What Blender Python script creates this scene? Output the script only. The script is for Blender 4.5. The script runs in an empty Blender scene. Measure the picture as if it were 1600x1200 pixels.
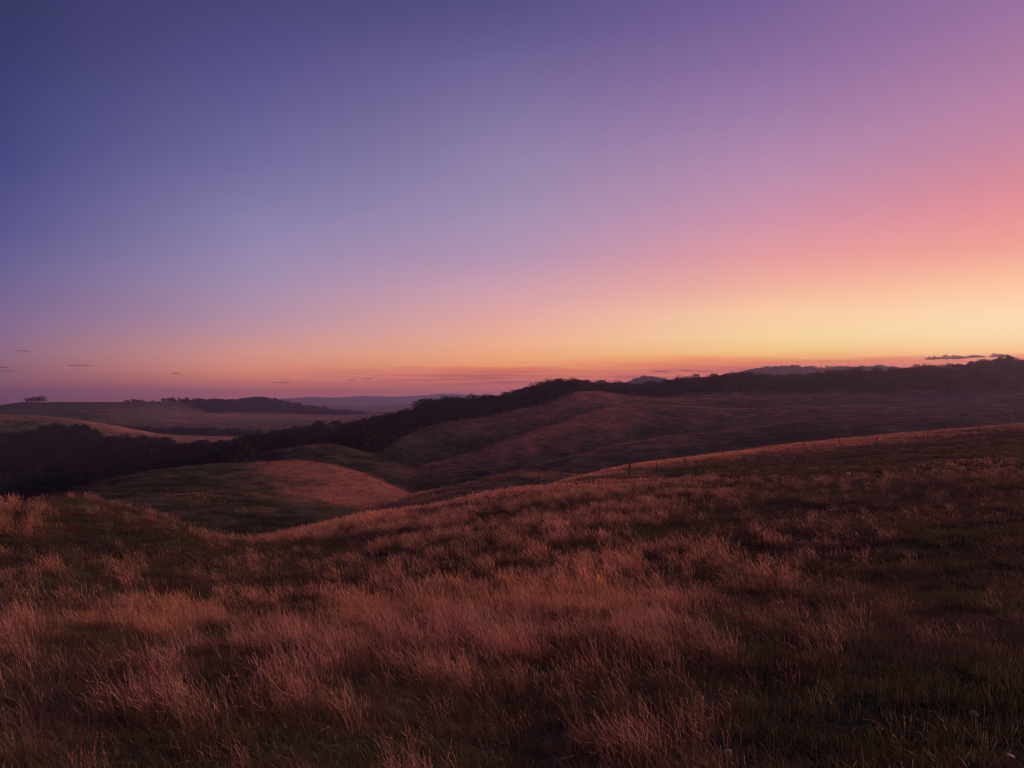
import bpy, bmesh, math, random
import numpy as np

# ------------------------------------------------------------------ basics
SC = bpy.context.scene
COL = SC.collection
random.seed(7)
RNG = np.random.default_rng(11)
rad = math.radians

F = 1209.0                      # focal length in pixels of a 1600-wide frame
PITCH = math.atan(22.0 / F)
EYE = 1.6

# ------------------------------------------------------------------ camera
cam_d = bpy.data.cameras.new('camera')
cam = bpy.data.objects.new('camera', cam_d)
COL.objects.link(cam)
cam.location = (0, 0, EYE)
cam.rotation_euler = (math.pi / 2 + PITCH, 0, 0)
cam_d.sensor_width = 36.0
cam_d.lens = 36.0 * F / 1600.0
cam_d.clip_start = 0.05
cam_d.clip_end = 200000.0
SC.camera = cam

# ------------------------------------------------------------------ colour management / engine
SC.view_settings.view_transform = 'Standard'
SC.view_settings.look = 'None'
SC.view_settings.gamma = 1.0
SC.view_settings.exposure = 0.0
SC.view_settings.use_curve_mapping = False
SC.render.engine = 'CYCLES'
SC.cycles.use_denoising = True
SC.cycles.denoising_prefilter = 'ACCURATE'
SC.cycles.filter_width = 1.1
SC.cycles.max_bounces = 5
SC.cycles.diffuse_bounces = 3
SC.cycles.transmission_bounces = 3
SC.cycles.transparent_max_bounces = 8
SC.cycles.volume_bounces = 0
SC.cycles.caustics_reflective = False
SC.cycles.caustics_refractive = False


def lin(c):
    out = []
    for v in c:
        v = v / 255.0
        out.append(v / 12.92 if v <= 0.04045 else ((v + 0.055) / 1.055) ** 2.4)
    return (out[0], out[1], out[2], 1.0)


def pix(x, y):
    """pixel of the 1600x1200 photograph -> (azimuth rad clockwise from +Y, tangent of elevation)"""
    xc = (x - 800.0) / F
    yc = (600.0 - y) / F
    fw = math.cos(PITCH) - yc * math.sin(PITCH)
    up = math.sin(PITCH) + yc * math.cos(PITCH)
    return math.atan2(xc, fw), up / math.hypot(xc, fw)


# ------------------------------------------------------------------ world: twilight sky
SUN_AZ = rad(58.0)
world = bpy.data.worlds.new('World')
SC.world = world
world.use_nodes = True
wn, wl = world.node_tree.nodes, world.node_tree.links
wn.clear()
w_out = wn.new('ShaderNodeOutputWorld')
w_bg = wn.new('ShaderNodeBackground')
w_bg.inputs['Strength'].default_value = 1.0
wl.new(w_bg.outputs[0], w_out.inputs[0])


def wmath(op, a, b=None, c=None, clamp=False):
    n = wn.new('ShaderNodeMath')
    n.operation = op
    n.use_clamp = clamp
    for i, v in enumerate((a, b, c)):
        if v is None:
            continue
        if isinstance(v, (int, float)):
            n.inputs[i].default_value = v
        else:
            wl.new(v, n.inputs[i])
    return n.outputs[0]


tc = wn.new('ShaderNodeTexCoord')
sep = wn.new('ShaderNodeSeparateXYZ')
wl.new(tc.outputs['Generated'], sep.inputs[0])
DX, DY, DZ = sep.outputs
elev = wmath('ARCSINE', wmath('MINIMUM', wmath('MAXIMUM', DZ, -1.0), 1.0))
hlen = wmath('MAXIMUM', wmath('SQRT', wmath('ADD', wmath('MULTIPLY', DX, DX), wmath('MULTIPLY', DY, DY))), 1e-4)
cosd = wmath('DIVIDE', wmath('ADD', wmath('MULTIPLY', DX, math.sin(SUN_AZ)), wmath('MULTIPLY', DY, math.cos(SUN_AZ))), hlen)
dist = wmath('ARCCOSINE', wmath('MINIMUM', wmath('MAXIMUM', cosd, -1.0), 1.0))     # angle from the sunken sun
azim = wmath('ARCTAN2', DX, DY)

# thin low cloud bars ruffle the bands just above the horizon
cv = wn.new('ShaderNodeCombineXYZ')
wl.new(wmath('MULTIPLY', azim, 7.0), cv.inputs[0])
wl.new(wmath('MULTIPLY', elev, 150.0), cv.inputs[1])
nz = wn.new('ShaderNodeTexNoise')
nz.inputs['Scale'].default_value = 1.0
nz.inputs['Detail'].default_value = 5.0
nz.inputs['Roughness'].default_value = 0.55
wl.new(cv.outputs[0], nz.inputs['Vector'])
low = wmath('SUBTRACT', 1.0, wmath('DIVIDE', wmath('ABSOLUTE', wmath('SUBTRACT', elev, rad(1.2))), rad(3.0)), clamp=True)
ruffle = wmath('MULTIPLY', wmath('MULTIPLY', wmath('SUBTRACT', nz.outputs[0], 0.5), rad(1.9)), low)
elev2 = wmath('ADD', elev, ruffle)
RAMP_X = wmath('SQRT', wmath('DIVIDE', wmath('MAXIMUM', elev2, 0.0), math.pi / 2))

COLS = {   # column of the photograph -> (row, colour) from the zenith side down, then the zenith colour
    1600: ([(0, (148, 108, 156)), (60, (160, 114, 158)), (140, (178, 124, 162)), (210, (194, 131, 161)), (270, (213, 136, 154)),
            (325, (231, 143, 149)), (385, (243, 161, 148)), (440, (252, 197, 158)), (495, (255, 225, 179)), (533, (254, 220, 166)),
            (547, (253, 203, 136)), (555, (243, 160, 106)), (564, (228, 128, 98)), (590, (220, 116, 90))], (70, 66, 122)),
    1200: ([(0, (113, 92, 148)), (100, (137, 107, 160)), (200, (163, 127, 170)), (280, (185, 138, 171)), (340, (204, 143, 168)),
            (400, (230, 156, 160)), (445, (245, 177, 158)), (490, (254, 208, 163)), (528, (255, 219, 160)), (549, (255, 205, 132)),
            (558, (252, 178, 106)), (565, (236, 134, 94)), (576, (222, 116, 96)), (600, (212, 102, 90))], (64, 63, 118)),
    800: ([(0, (82, 77, 129)), (50, (94, 86, 139)), (150, (121, 109, 157)), (250, (146, 131, 171)), (330, (161, 143, 178)),
           (400, (181, 149, 179)), (455, (213, 161, 175)), (495, (234, 172, 165)), (530, (249, 182, 150)), (556, (253, 178, 125)),
           (571, (254, 168, 106)), (578, (238, 128, 90)), (590, (234, 126, 92)), (603, (224, 110, 86)), (620, (206, 94, 84))], (56, 57, 110)),
    400: ([(0, (68, 67, 118)), (100, (84, 80, 136)), (250, (113, 108, 160)), (350, (138, 129, 173)), (430, (158, 140, 175)),
           (500, (186, 147, 168)), (550, (222, 155, 143)), (578, (234, 148, 118)), (603, (220, 120, 100)), (620, (204, 102, 96))], (50, 53, 104)),
    0: ([(0, (50, 52, 98)), (100, (54, 58, 110)), (250, (66, 69, 128)), (350, (85, 84, 141)), (430, (108, 99, 149)),
         (500, (130, 107, 147)), (550, (147, 110, 132)), (590, (154, 101, 114)), (625, (152, 86, 98))], (44, 48, 96)),
}


def make_ramp(stops):
    r = wn.new('ShaderNodeValToRGB')
    wl.new(RAMP_X, r.inputs[0])
    cr = r.color_ramp
    cr.interpolation = 'LINEAR'
    stops = sorted(stops, key=lambda s: s[0])
    while len(cr.elements) < len(stops):
        cr.elements.new(0.5)
    for e, (p, c) in zip(cr.elements, stops):
        e.position = min(1.0, max(0.0, p))
    for e, (p, c) in zip(cr.elements, stops):
        e.color = lin(c)
    return r.outputs[0]


ramps = []
for x in sorted(COLS, reverse=True):
    rows, zen = COLS[x]
    st = []
    for y, c in rows:
        a, t = pix(x, y)
        e = max(0.0, math.atan(t))
        st.append((math.sqrt(e / (math.pi / 2)), c))
    a0 = pix(x, 600)[0]
    top = rows[0][1]
    st.append((math.sqrt(52 / 90), tuple(0.35 * top[i] + 0.65 * zen[i] for i in range(3))))
    st.append((1.0, zen))
    ramps.append((SUN_AZ - a0, make_ramp(st)))
back = [(0.0, (88, 66, 96)), (math.sqrt(4 / 90), (104, 78, 112)), (math.sqrt(10 / 90), (88, 78, 126)),
        (math.sqrt(22 / 90), (58, 62, 116)), (math.sqrt(50 / 90), (46, 50, 102)), (1.0, (44, 48, 98))]
ramps.append((rad(160), make_ramp(back)))
skycol = ramps[0][1]
for (d0, _), (d1, r1) in zip(ramps[:-1], ramps[1:]):
    mr = wn.new('ShaderNodeMapRange')
    mr.interpolation_type = 'LINEAR'
    wl.new(dist, mr.inputs['Value'])
    mr.inputs['From Min'].default_value = d0
    mr.inputs['From Max'].default_value = d1
    mx = wn.new('ShaderNodeMix')
    mx.data_type = 'RGBA'
    wl.new(mr.outputs[0], mx.inputs['Factor'])
    wl.new(skycol, mx.inputs['A'])
    wl.new(r1, mx.inputs['B'])
    skycol = mx.outputs['Result']
# physical twilight share of the sky
sky = wn.new('ShaderNodeTexSky')
sky.sky_type = 'NISHITA'
sky.sun_disc = False
sky.sun_elevation = rad(0.6)
sky.sun_rotation = SUN_AZ
sky.air_density = 1.2
sky.dust_density = 1.5
cv2 = wn.new('ShaderNodeCombineXYZ')
wl.new(wmath('MULTIPLY', azim, 8.0), cv2.inputs[0])
wl.new(wmath('MULTIPLY', elev, 230.0), cv2.inputs[1])
cv2.inputs[2].default_value = 4.7
nz2 = wn.new('ShaderNodeTexNoise')
nz2.inputs['Scale'].default_value = 1.0
nz2.inputs['Detail'].default_value = 6.0
nz2.inputs['Roughness'].default_value = 0.6
wl.new(cv2.outputs[0], nz2.inputs['Vector'])
low2 = wmath('SUBTRACT', 1.0, wmath('DIVIDE', wmath('ABSOLUTE', wmath('SUBTRACT', elev, rad(1.3))), rad(1.5)), clamp=True)
bars = wmath('MULTIPLY', wmath('MULTIPLY', wmath('SUBTRACT', nz2.outputs[0], 0.47), 7.0, clamp=True), wmath('MULTIPLY', wmath('MULTIPLY', low2, 0.8), wmath('MULTIPLY_ADD', azim, 3.2, 1.05, clamp=True)))
barmix = wn.new('ShaderNodeMix')
barmix.data_type = 'RGBA'
wl.new(bars, barmix.inputs['Factor'])
wl.new(skycol, barmix.inputs['A'])
barmix.inputs['B'].default_value = lin((158, 78, 88))
# very thin, barely visible high veil
vm = wn.new('ShaderNodeMapping')
vm.inputs['Scale'].default_value = (2.0, 3.5, 9.0)
vm.inputs['Rotation'].default_value = (0.25, 0.1, 0.5)
wl.new(tc.outputs['Generated'], vm.inputs[0])
nz3 = wn.new('ShaderNodeTexNoise')
nz3.inputs['Scale'].default_value = 1.0
nz3.inputs['Detail'].default_value = 5.0
wl.new(vm.outputs[0], nz3.inputs['Vector'])
veil = wn.new('ShaderNodeMix')
veil.data_type = 'RGBA'
veil.blend_type = 'MULTIPLY'
veil.inputs['Factor'].default_value = 1.0
wl.new(barmix.outputs['Result'], veil.inputs['A'])
vg = wmath('MULTIPLY_ADD', nz3.outputs[0], 0.16, 0.92)
vgc = wn.new('ShaderNodeCombineXYZ')
for q in range(3):
    wl.new(vg, vgc.inputs[q])
wl.new(vgc.outputs[0], veil.inputs['B'])
skycol = veil.outputs['Result']
nm = wn.new('ShaderNodeMix')
nm.data_type = 'RGBA'
nm.blend_type = 'ADD'
nm.inputs['Factor'].default_value = 0.012
wl.new(skycol, nm.inputs['A'])
wl.new(sky.outputs[0], nm.inputs['B'])
# below the horizon: dim earth
below = wn.new('ShaderNodeMix')
below.data_type = 'RGBA'
wl.new(wmath('MULTIPLY', wmath('ADD', elev, rad(1.0)), -1.0 / rad(2.0), clamp=True), below.inputs['Factor'])
wl.new(nm.outputs['Result'], below.inputs['A'])
below.inputs['B'].default_value = (0.03, 0.017, 0.018, 1)
wl.new(below.outputs['Result'], w_bg.inputs['Color'])

# ------------------------------------------------------------------ the last warm light, sun just gone
sun_d = bpy.data.lights.new('sun', 'SUN')
sun_d.energy = 2.8
sun_d.angle = rad(24)
sun_d.color = (1.0, 0.58, 0.47)
sun = bpy.data.objects.new('sun', sun_d)
COL.objects.link(sun)
sun_el = rad(17)
sun.rotation_euler = (math.pi / 2 - sun_el, 0, math.pi - (SUN_AZ + rad(12)))
sun.location = (200, 200, 200)


# ------------------------------------------------------------------ noise
def hash2(ix, iy, seed):
    h = (ix.astype(np.int64) * 374761393 + iy.astype(np.int64) * 668265263 + seed * 1442695041) & 0xFFFFFFFF
    h = ((h ^ (h >> 13)) * 1274126177) & 0xFFFFFFFF
    h = h ^ (h >> 16)
    return (h & 0xFFFFFF) / float(0xFFFFFF)


def vnoise(x, y, seed=0):
    ix, iy = np.floor(x), np.floor(y)
    fx, fy = x - ix, y - iy
    fx = fx * fx * fx * (fx * (fx * 6 - 15) + 10)
    fy = fy * fy * fy * (fy * (fy * 6 - 15) + 10)
    a = hash2(ix, iy, seed); b = hash2(ix + 1, iy, seed)
    c = hash2(ix, iy + 1, seed); d = hash2(ix + 1, iy + 1, seed)
    return (a * (1 - fx) + b * fx) * (1 - fy) + (c * (1 - fx) + d * fx) * fy


def fbm(x, y, octaves=4, seed=0):
    """about -1..1"""
    s = np.zeros_like(x, dtype=float); amp = 1.0; tot = 0.0
    for o in range(octaves):
        ca, sa = math.cos(o * 1.1), math.sin(o * 1.1)
        s += amp * (vnoise((x * ca - y * sa) * 2 ** o + 17.3 * o, (x * sa + y * ca) * 2 ** o + 5.1 * o, seed + o) * 2 - 1)
        tot += amp; amp *= 0.5
    return s / tot * 1.6


# ------------------------------------------------------------------ terrain
# successive crests and hollows of the land: (column, row, distance in metres)
L = [
    [(0, 1200, 6.4), (800, 1200, 6.3), (1600, 1200, 5.4)],
    [(0, 1040, 11.2), (800, 1040, 11), (1600, 1040, 9)],
    [(0, 930, 19), (300, 932, 18.5), (600, 930, 17), (1000, 925, 16.5), (1600, 920, 14)],
    [(0, 880, 25), (250, 899, 23), (400, 890, 24), (600, 852, 27), (800, 832, 28), (1200, 805, 29), (1600, 790, 28)],
    [(0, 855, 29), (150, 850, 30), (300, 872, 28), (450, 852, 32), (600, 820, 38), (800, 788, 40), (1200, 748, 46), (1600, 722, 48)],
    [(0, 771, 37), (60, 766, 38), (130, 764, 39), (200, 783, 39), (260, 805, 39), (340, 836, 40), (400, 834, 42), (450, 828, 44),
     (500, 819, 46), (560, 807, 49), (640, 794, 54), (740, 773, 60), (800, 763, 63), (850, 756, 66), (907, 744, 72), (950, 741, 76),
     (1050, 733, 84), (1112, 723, 90), (1200, 719, 95), (1400, 702, 96), (1600, 688, 98)],
    [(0, 815, 50), (130, 806, 52), (200, 815, 52), (340, 852, 54), (500, 842, 60), (640, 816, 68), (740, 792, 75), (800, 778, 80),
     (860, 762, 86), (900, 746, 90), (960, 731, 98), (1000, 723, 105), (1100, 710, 115), (1200, 698, 125), (1320, 684.5, 132),
     (1440, 674, 140), (1550, 664, 148), (1600, 660, 150)],
    [(0, 830, 90), (200, 825, 90), (340, 838, 82), (450, 833, 88), (560, 816, 100), (640, 801, 105), (740, 785, 112), (850, 766, 124),
     (907, 758, 135), (1000, 745, 155), (1200, 722, 175), (1600, 690, 195)],
    [(0, 805, 140), (150, 788, 140), (300, 774, 150), (360, 770, 155), (420, 773, 155), (480, 782, 150), (540, 792, 146), (575, 796, 142),
     (640, 777, 142), (700, 762, 146), (760, 746, 152), (800, 737, 157), (840, 735, 162), (880, 738, 167), (910, 743, 170),
     (1000, 738, 195), (1200, 715, 215), (1600, 680, 235)],
    [(0, 808, 168), (300, 778, 168), (420, 779, 170), (540, 798, 166), (575, 801, 166), (640, 786, 168), (700, 775, 172), (760, 764, 178),
     (840, 750, 188), (910, 748, 195), (1000, 735, 215), (1200, 705, 245), (1600, 672, 265)],
    [(0, 792, 232), (100, 772, 228), (150, 755, 228), (200, 743, 228), (280, 730, 232), (380, 724, 237), (420, 721, 238), (480, 720, 238),
     (520, 723, 234), (560, 735, 228), (600, 753, 222), (640, 774, 216), (700, 766, 218), (760, 754, 226), (840, 735, 238),
     (900, 712, 252), (960, 695, 267), (1100, 676, 292), (1250, 660, 312), (1400, 650, 322), (1600, 646, 332)],
    [(0, 805, 285), (150, 778, 280), (280, 752, 278), (420, 747, 272), (520, 748, 268), (600, 768, 254), (640, 775, 248), (700, 760, 252),
     (760, 742, 262), (840, 731, 272), (900, 715, 285), (960, 698, 298), (1100, 678, 325), (1250, 662, 345), (1600, 648, 362)],
    [(0, 795, 330), (280, 752, 315), (400, 730, 302), (440, 720, 297), (520, 713, 295), (580, 722, 294), (640, 735, 294), (665, 726, 302),
     (740, 708, 314), (800, 690, 324), (850, 672, 338), (900, 651, 354), (940, 637, 368), (1000, 630, 388), (1100, 638, 402),
     (1250, 638, 415), (1400, 634, 425), (1600, 633, 435)],
    [(0, 786, 372), (150, 768, 352), (280, 750, 342), (350, 738, 332), (400, 732, 322), (440, 722, 318), (520, 716, 316), (580, 724, 316),
     (640, 735, 318), (665, 729, 325), (740, 713, 338), (800, 695, 350), (850, 678, 365), (900, 656, 382), (940, 641, 396), (1000, 633, 416),
     (1100, 637, 430), (1250, 635, 446), (1400, 631, 456), (1600, 630, 463)],
    [(0, 775, 420), (150, 757, 405), (280, 738, 385), (350, 728, 365), (390, 718, 350), (430, 703, 344), (480, 695, 340), (520, 694, 340),
     (550, 702, 340), (580, 712, 342), (600, 703, 350), (625, 686, 365), (650, 676, 380), (700, 662, 395), (750, 652, 410), (800, 640, 425),
     (850, 630, 440), (900, 616, 455), (930, 614, 465), (980, 621, 475), (1050, 622, 485), (1120, 616, 495), (1200, 617, 500),
     (1300, 619, 505), (1475, 620, 515), (1600, 619, 515)],
    [(0, 745, 505), (150, 735, 485), (280, 728, 455), (400, 720, 425), (480, 712, 415), (560, 708, 415), (600, 698, 422), (650, 668, 438),
     (700, 655, 450), (800, 634, 488), (900, 614, 535), (1000, 614, 565), (1200, 606, 605), (1400, 596, 625), (1600, 586, 645)],
    [(0, 702, 640), (150, 702, 620), (280, 708, 560), (400, 702, 520), (480, 688, 490), (560, 684, 490), (600, 670, 490), (640, 657, 495),
     (695, 640, 510), (775, 634, 545), (860, 618, 585), (940, 618, 622), (1050, 610, 655), (1170, 598, 682), (1250, 603, 700),
     (1400, 598, 704), (1450, 588, 706), (1535, 579, 708), (1600, 578, 710)],
    [(0, 676, 700), (60, 672, 700), (110, 674, 695), (180, 690, 685), (300, 696, 665), (400, 696, 645), (480, 692, 625), (560, 690, 625),
     (600, 687, 645), (640, 680, 665), (700, 665, 705), (800, 650, 755), (900, 640, 805), (1000, 630, 855), (1200, 620, 885), (1600, 600, 905)],
    [(0, 649, 860), (50, 651, 860), (105, 654, 850), (150, 661, 840), (200, 670, 822), (250, 679, 805), (300, 682, 800), (385, 687, 785),
     (480, 690, 785), (560, 687, 805), (640, 680, 855), (800, 655, 900), (1600, 608, 1000)],
    [(0, 655, 955), (105, 660, 955), (200, 675, 935), (300, 682, 905), (400, 682, 905), (500, 676, 925), (600, 672, 955), (800, 650, 1000),
     (1600, 612, 1105)],
    [(0, 650, 1060), (200, 664, 1040), (300, 666, 1055), (400, 664, 1055), (500, 660, 1085), (580, 658, 1105), (640, 655, 1110), (800, 640, 1200),
     (1600, 610, 1300)],
    [(0, 645, 1210), (150, 645, 1210), (230, 648, 1310), (300, 649, 1400), (400, 649, 1490), (550, 651, 1490), (640, 648, 1490), (800, 635, 1490),
     (1000, 618, 1490), (1600, 605, 1490)],
    [(0, 635, 1510), (37, 630, 1530), (75, 630, 1550), (100, 628, 1560), (150, 629, 1580), (212, 628, 1620), (250, 627, 1660), (300, 627, 1720),
     (340, 628, 1800), (380, 628, 1820), (395, 624, 1830), (410, 624, 1830), (437, 630, 1850), (475, 636, 1870), (512, 641, 1900),
     (550, 645, 1960), (640, 646, 2000), (800, 630, 2000), (940, 612, 1850), (970, 604, 1800), (997, 596, 1800), (1015, 593, 1800), (1032, 596, 1800),
     (1045, 601, 1780), (1100, 600, 1740), (1145, 590, 1700), (1170, 584, 1700), (1200, 579, 1700), (1237, 578, 1700), (1280, 581, 1700),
     (1390, 578, 1700), (1404, 584, 1700), (1450, 592, 1700), (1600, 592, 1700)],
    [(0, 648, 2500), (300, 645, 2800), (400, 641, 2800), (500, 645, 2900), (600, 643, 2900), (700, 641, 2900), (900, 628, 2800), (1200, 612, 2600), (1600, 612, 2600)],
    [(0, 648, 4000), (300, 645, 4000), (430, 633, 4000), (500, 633, 3900), (560, 636, 3800), (620, 631, 4000), (690, 630, 4100), (800, 630, 4000), (1600, 622, 4000)],
    [(0, 650, 5000), (300, 648, 5000), (437, 640, 5000), (600, 639, 5000), (800, 634, 5000), (1600, 625, 5000)],
    [(0, 644, 6300), (300, 640, 6300), (400, 630, 6300), (437, 623, 6300), (480, 620.5, 6300), (510, 621.5, 6300), (548, 620.5, 6300), (560, 618.6, 6300), (600, 619.5, 6300),
     (640, 619.5, 6300), (650, 618, 6300), (670, 617.5, 6300), (682, 615.5, 6300), (700, 614.6, 6300), (720, 616, 6300), (760, 618, 6300), (800, 619, 6300),
     (1600, 618, 6300)],
    [(0, 645, 7300), (300, 641, 7300), (430, 625, 7300), (480, 622, 7300), (800, 622, 7300), (1600, 622, 7300)],
]
AZ_N = 3600
az_grid = (np.arange(AZ_N) / AZ_N * 2 - 1) * math.pi             # -pi..pi
NL = len(L) + 1
LR = np.zeros((NL, AZ_N)); LU = np.zeros((NL, AZ_N))
LR[0] = 1.0; LU[0] = -EYE
gk = np.exp(-0.5 * (np.arange(-12, 13) / 3.0) ** 2); gk /= gk.sum()
X_OF_AZ = 800 + F * np.tan(np.clip(az_grid, rad(-80), rad(80)))


def smooth(v):
    return np.convolve(np.concatenate([v[-12:], v, v[:12]]), gk, mode='valid')


for k, tab in enumerate(L):
    a, u, r = [], [], []
    for (x, y, rr) in tab:
        az_, u_ = pix(x, y)
        if 2 <= k <= 6:
            u_ -= .36 / rr
        a.append(az_); u.append(u_); r.append(math.log(rr))
    um, rm = 0.5 * (u[0] + u[-1]), 0.5 * (r[0] + r[-1])
    a = [-math.pi] + a + [math.pi]; u = [um] + u + [um]; r = [rm] + r + [rm]
    LU[k + 1] = smooth(np.interp(az_grid, a, u))
    LR[k + 1] = np.exp(smooth(np.interp(az_grid, a, r)))

NR = 620
LOGR0, LOGR1 = 0.0, math.log(7300.0)
logr_grid = np.linspace(LOGR0, LOGR1, NR)


def pchip_rows(X, Y, xq):
    """X, Y: (K, N) control points per column, xq: (Q,) -> (N, Q)"""
    h = np.diff(X, axis=0); dlt = np.diff(Y, axis=0) / h
    K, N = X.shape
    m = np.zeros_like(Y)
    w1 = 2 * h[1:] + h[:-1]; w2 = h[1:] + 2 * h[:-1]
    same = (dlt[1:] * dlt[:-1]) > 0
    with np.errstate(divide='ignore', invalid='ignore'):
        hm = (w1 + w2) / (w1 / dlt[:-1] + w2 / dlt[1:])
    m[1:-1] = np.where(same, hm, 0.0)
    m[0] = dlt[0]; m[-1] = dlt[-1]
    out = np.zeros((N, len(xq)))
    lay = np.zeros((N, len(xq)))
    for n in range(N):
        xs = X[:, n]
        i = np.clip(np.searchsorted(xs, xq, side='right') - 1, 0, K - 2)
        hh = xs[i + 1] - xs[i]; t = np.clip((xq - xs[i]) / hh, 0, 1)
        t2, t3 = t * t, t * t * t
        out[n] = ((2 * t3 - 3 * t2 + 1) * Y[i, n] + (t3 - 2 * t2 + t) * hh * m[i, n]
                  + (-2 * t3 + 3 * t2) * Y[i + 1, n] + (t3 - t2) * hh * m[i + 1, n])
        lay[n] = i + t
    return out, lay


UG, LAYG = pchip_rows(np.log(LR), LU, logr_grid)


def bil(grid, az, lr):
    fa = (az + math.pi) / (2 * math.pi) * AZ_N
    ia = np.floor(fa).astype(int); ta = fa - ia
    i0, i1 = ia % AZ_N, (ia + 1) % AZ_N
    fr = np.clip((lr - LOGR0) / (LOGR1 - LOGR0) * (NR - 1), 0, NR - 1.001)
    ir = fr.astype(int); tr = fr - ir
    return ((grid[i0, ir] * (1 - tr) + grid[i0, ir + 1] * tr) * (1 - ta)
            + (grid[i1, ir] * (1 - tr) + grid[i1, ir + 1] * tr) * ta)


def polar(x, y):
    return np.arctan2(x, y), np.log(np.maximum(np.hypot(x, y), 1.0))


def height(x, y):
    x = np.asarray(x, float); y = np.asarray(y, float)
    az, lr = polar(x, y)
    r = np.exp(lr)
    z = EYE + bil(UG, az, lr) * r
    z = z + 0.05 * fbm(x / 1.3, y / 1.3, 2, 3) * np.clip(r / 6, 0, 1) * np.clip(60 / r, 0, 1)
    z = z + 0.16 * fbm(x / 7.0, y / 7.0, 3, 21) * np.clip((r - 4) / 20, 0, 1)
    z = z + 1.2 * fbm(x / 48.0, y / 48.0, 3, 33) * np.clip((r - 90) / 200, 0, 1)
    z = z + 2.6 * fbm(x / 160.0, y / 160.0, 4, 41) * np.clip((r - 500) / 1500, 0, 1)
    return z


def h1(x, y):
    return float(height(np.array([x]), np.array([y]))[0])


def layer_of(x, y):
    az, lr = polar(x, y)
    return bil(LAYG, az, lr)


def col_of(x, y):
    """column of the photograph in which a point of the land lies, as a function of direction only"""
    az = np.arctan2(x, y)
    return 800 + F * np.tan(np.clip(az, rad(-80), rad(80)))


# how dry and red (1) or short and green (0) the grass cover is, by stretch of land; shaded hollows and lit flanks painted in
DRY_SHADE = {
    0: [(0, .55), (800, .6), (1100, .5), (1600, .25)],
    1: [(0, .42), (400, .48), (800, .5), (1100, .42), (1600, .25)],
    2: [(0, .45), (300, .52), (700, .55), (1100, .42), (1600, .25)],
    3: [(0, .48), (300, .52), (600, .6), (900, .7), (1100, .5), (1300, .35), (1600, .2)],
    4: [(0, .42), (200, .32), (350, .05), (560, .12), (700, .35), (900, .5), (1100, .38), (1600, .22)],  # hollow under the rim: shorter cover, its shade painted in as well
    5: [(0, .05), (250, .0), (350, .3), (450, .2), (600, .28), (800, .4), (1100, .35), (1300, .3), (1600, .3)],  # dark foot of the knob, shade painted in with the short cover
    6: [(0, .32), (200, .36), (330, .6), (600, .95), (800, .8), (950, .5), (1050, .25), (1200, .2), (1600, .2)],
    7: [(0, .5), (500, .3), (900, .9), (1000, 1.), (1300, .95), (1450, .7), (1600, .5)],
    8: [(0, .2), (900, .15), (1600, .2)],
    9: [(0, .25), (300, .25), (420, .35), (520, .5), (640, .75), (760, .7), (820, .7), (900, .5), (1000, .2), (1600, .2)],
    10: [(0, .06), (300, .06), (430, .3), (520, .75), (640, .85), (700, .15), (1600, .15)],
    11: [(0, .12), (300, .12), (380, .35), (440, 1.0), (600, 1.), (650, .95), (700, .2), (880, .4), (900, .55), (1100, .46), (1600, .42)],  # dry grass on the knoll, the light on its flank painted in
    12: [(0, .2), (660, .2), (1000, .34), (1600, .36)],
    13: [(0, .3), (600, .25), (690, .6), (800, .9), (930, .95), (1050, .6), (1600, .45)],  # highlight along the spur crest painted into the cover tone
    14: [(0, .2), (600, .2), (900, .18), (1100, .36), (1600, .36)],  # shading of the hollow behind the spur, painted as greener cover
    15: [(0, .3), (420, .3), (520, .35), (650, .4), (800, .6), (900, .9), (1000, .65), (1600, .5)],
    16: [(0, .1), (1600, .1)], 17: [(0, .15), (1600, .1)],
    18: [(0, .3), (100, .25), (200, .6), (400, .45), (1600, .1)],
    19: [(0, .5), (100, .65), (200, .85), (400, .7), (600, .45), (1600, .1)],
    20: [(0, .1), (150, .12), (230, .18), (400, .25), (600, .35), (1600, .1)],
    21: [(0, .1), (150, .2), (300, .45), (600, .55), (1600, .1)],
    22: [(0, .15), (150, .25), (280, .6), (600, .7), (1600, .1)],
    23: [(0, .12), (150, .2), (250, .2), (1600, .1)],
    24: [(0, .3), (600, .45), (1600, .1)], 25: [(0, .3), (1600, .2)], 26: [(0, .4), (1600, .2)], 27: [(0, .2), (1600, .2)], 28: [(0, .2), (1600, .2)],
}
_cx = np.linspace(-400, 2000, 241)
DG = np.array([np.interp(_cx, [p[0] for p in DRY_SHADE[k]], [p[1] for p in DRY_SHADE[k]]) for k in range(NL)])


def dry_shade(x, y):
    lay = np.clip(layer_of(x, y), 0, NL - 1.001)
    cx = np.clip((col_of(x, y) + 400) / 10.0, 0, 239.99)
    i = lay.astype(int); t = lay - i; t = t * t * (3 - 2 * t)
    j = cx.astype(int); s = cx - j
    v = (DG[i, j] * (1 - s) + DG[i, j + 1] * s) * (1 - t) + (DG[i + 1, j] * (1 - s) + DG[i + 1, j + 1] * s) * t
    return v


# ------------------------------------------------------------------ material helpers
def mat(name):
    m = bpy.data.materials.new(name)
    m.use_nodes = True
    m.node_tree.nodes.clear()
    return m, m.node_tree.nodes, m.node_tree.links


def mixcol(n, l, fac, a, b, blend='MIX'):
    x = n.new('ShaderNodeMix'); x.data_type = 'RGBA'; x.blend_type = blend
    for key, v in (('Factor', fac), ('A', a), ('B', b)):
        if isinstance(v, (int, float)):
            x.inputs[key].default_value = v
        elif isinstance(v, tuple):
            x.inputs[key].default_value = v
        else:
            l.new(v, x.inputs[key])
    return x.outputs['Result']


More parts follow.
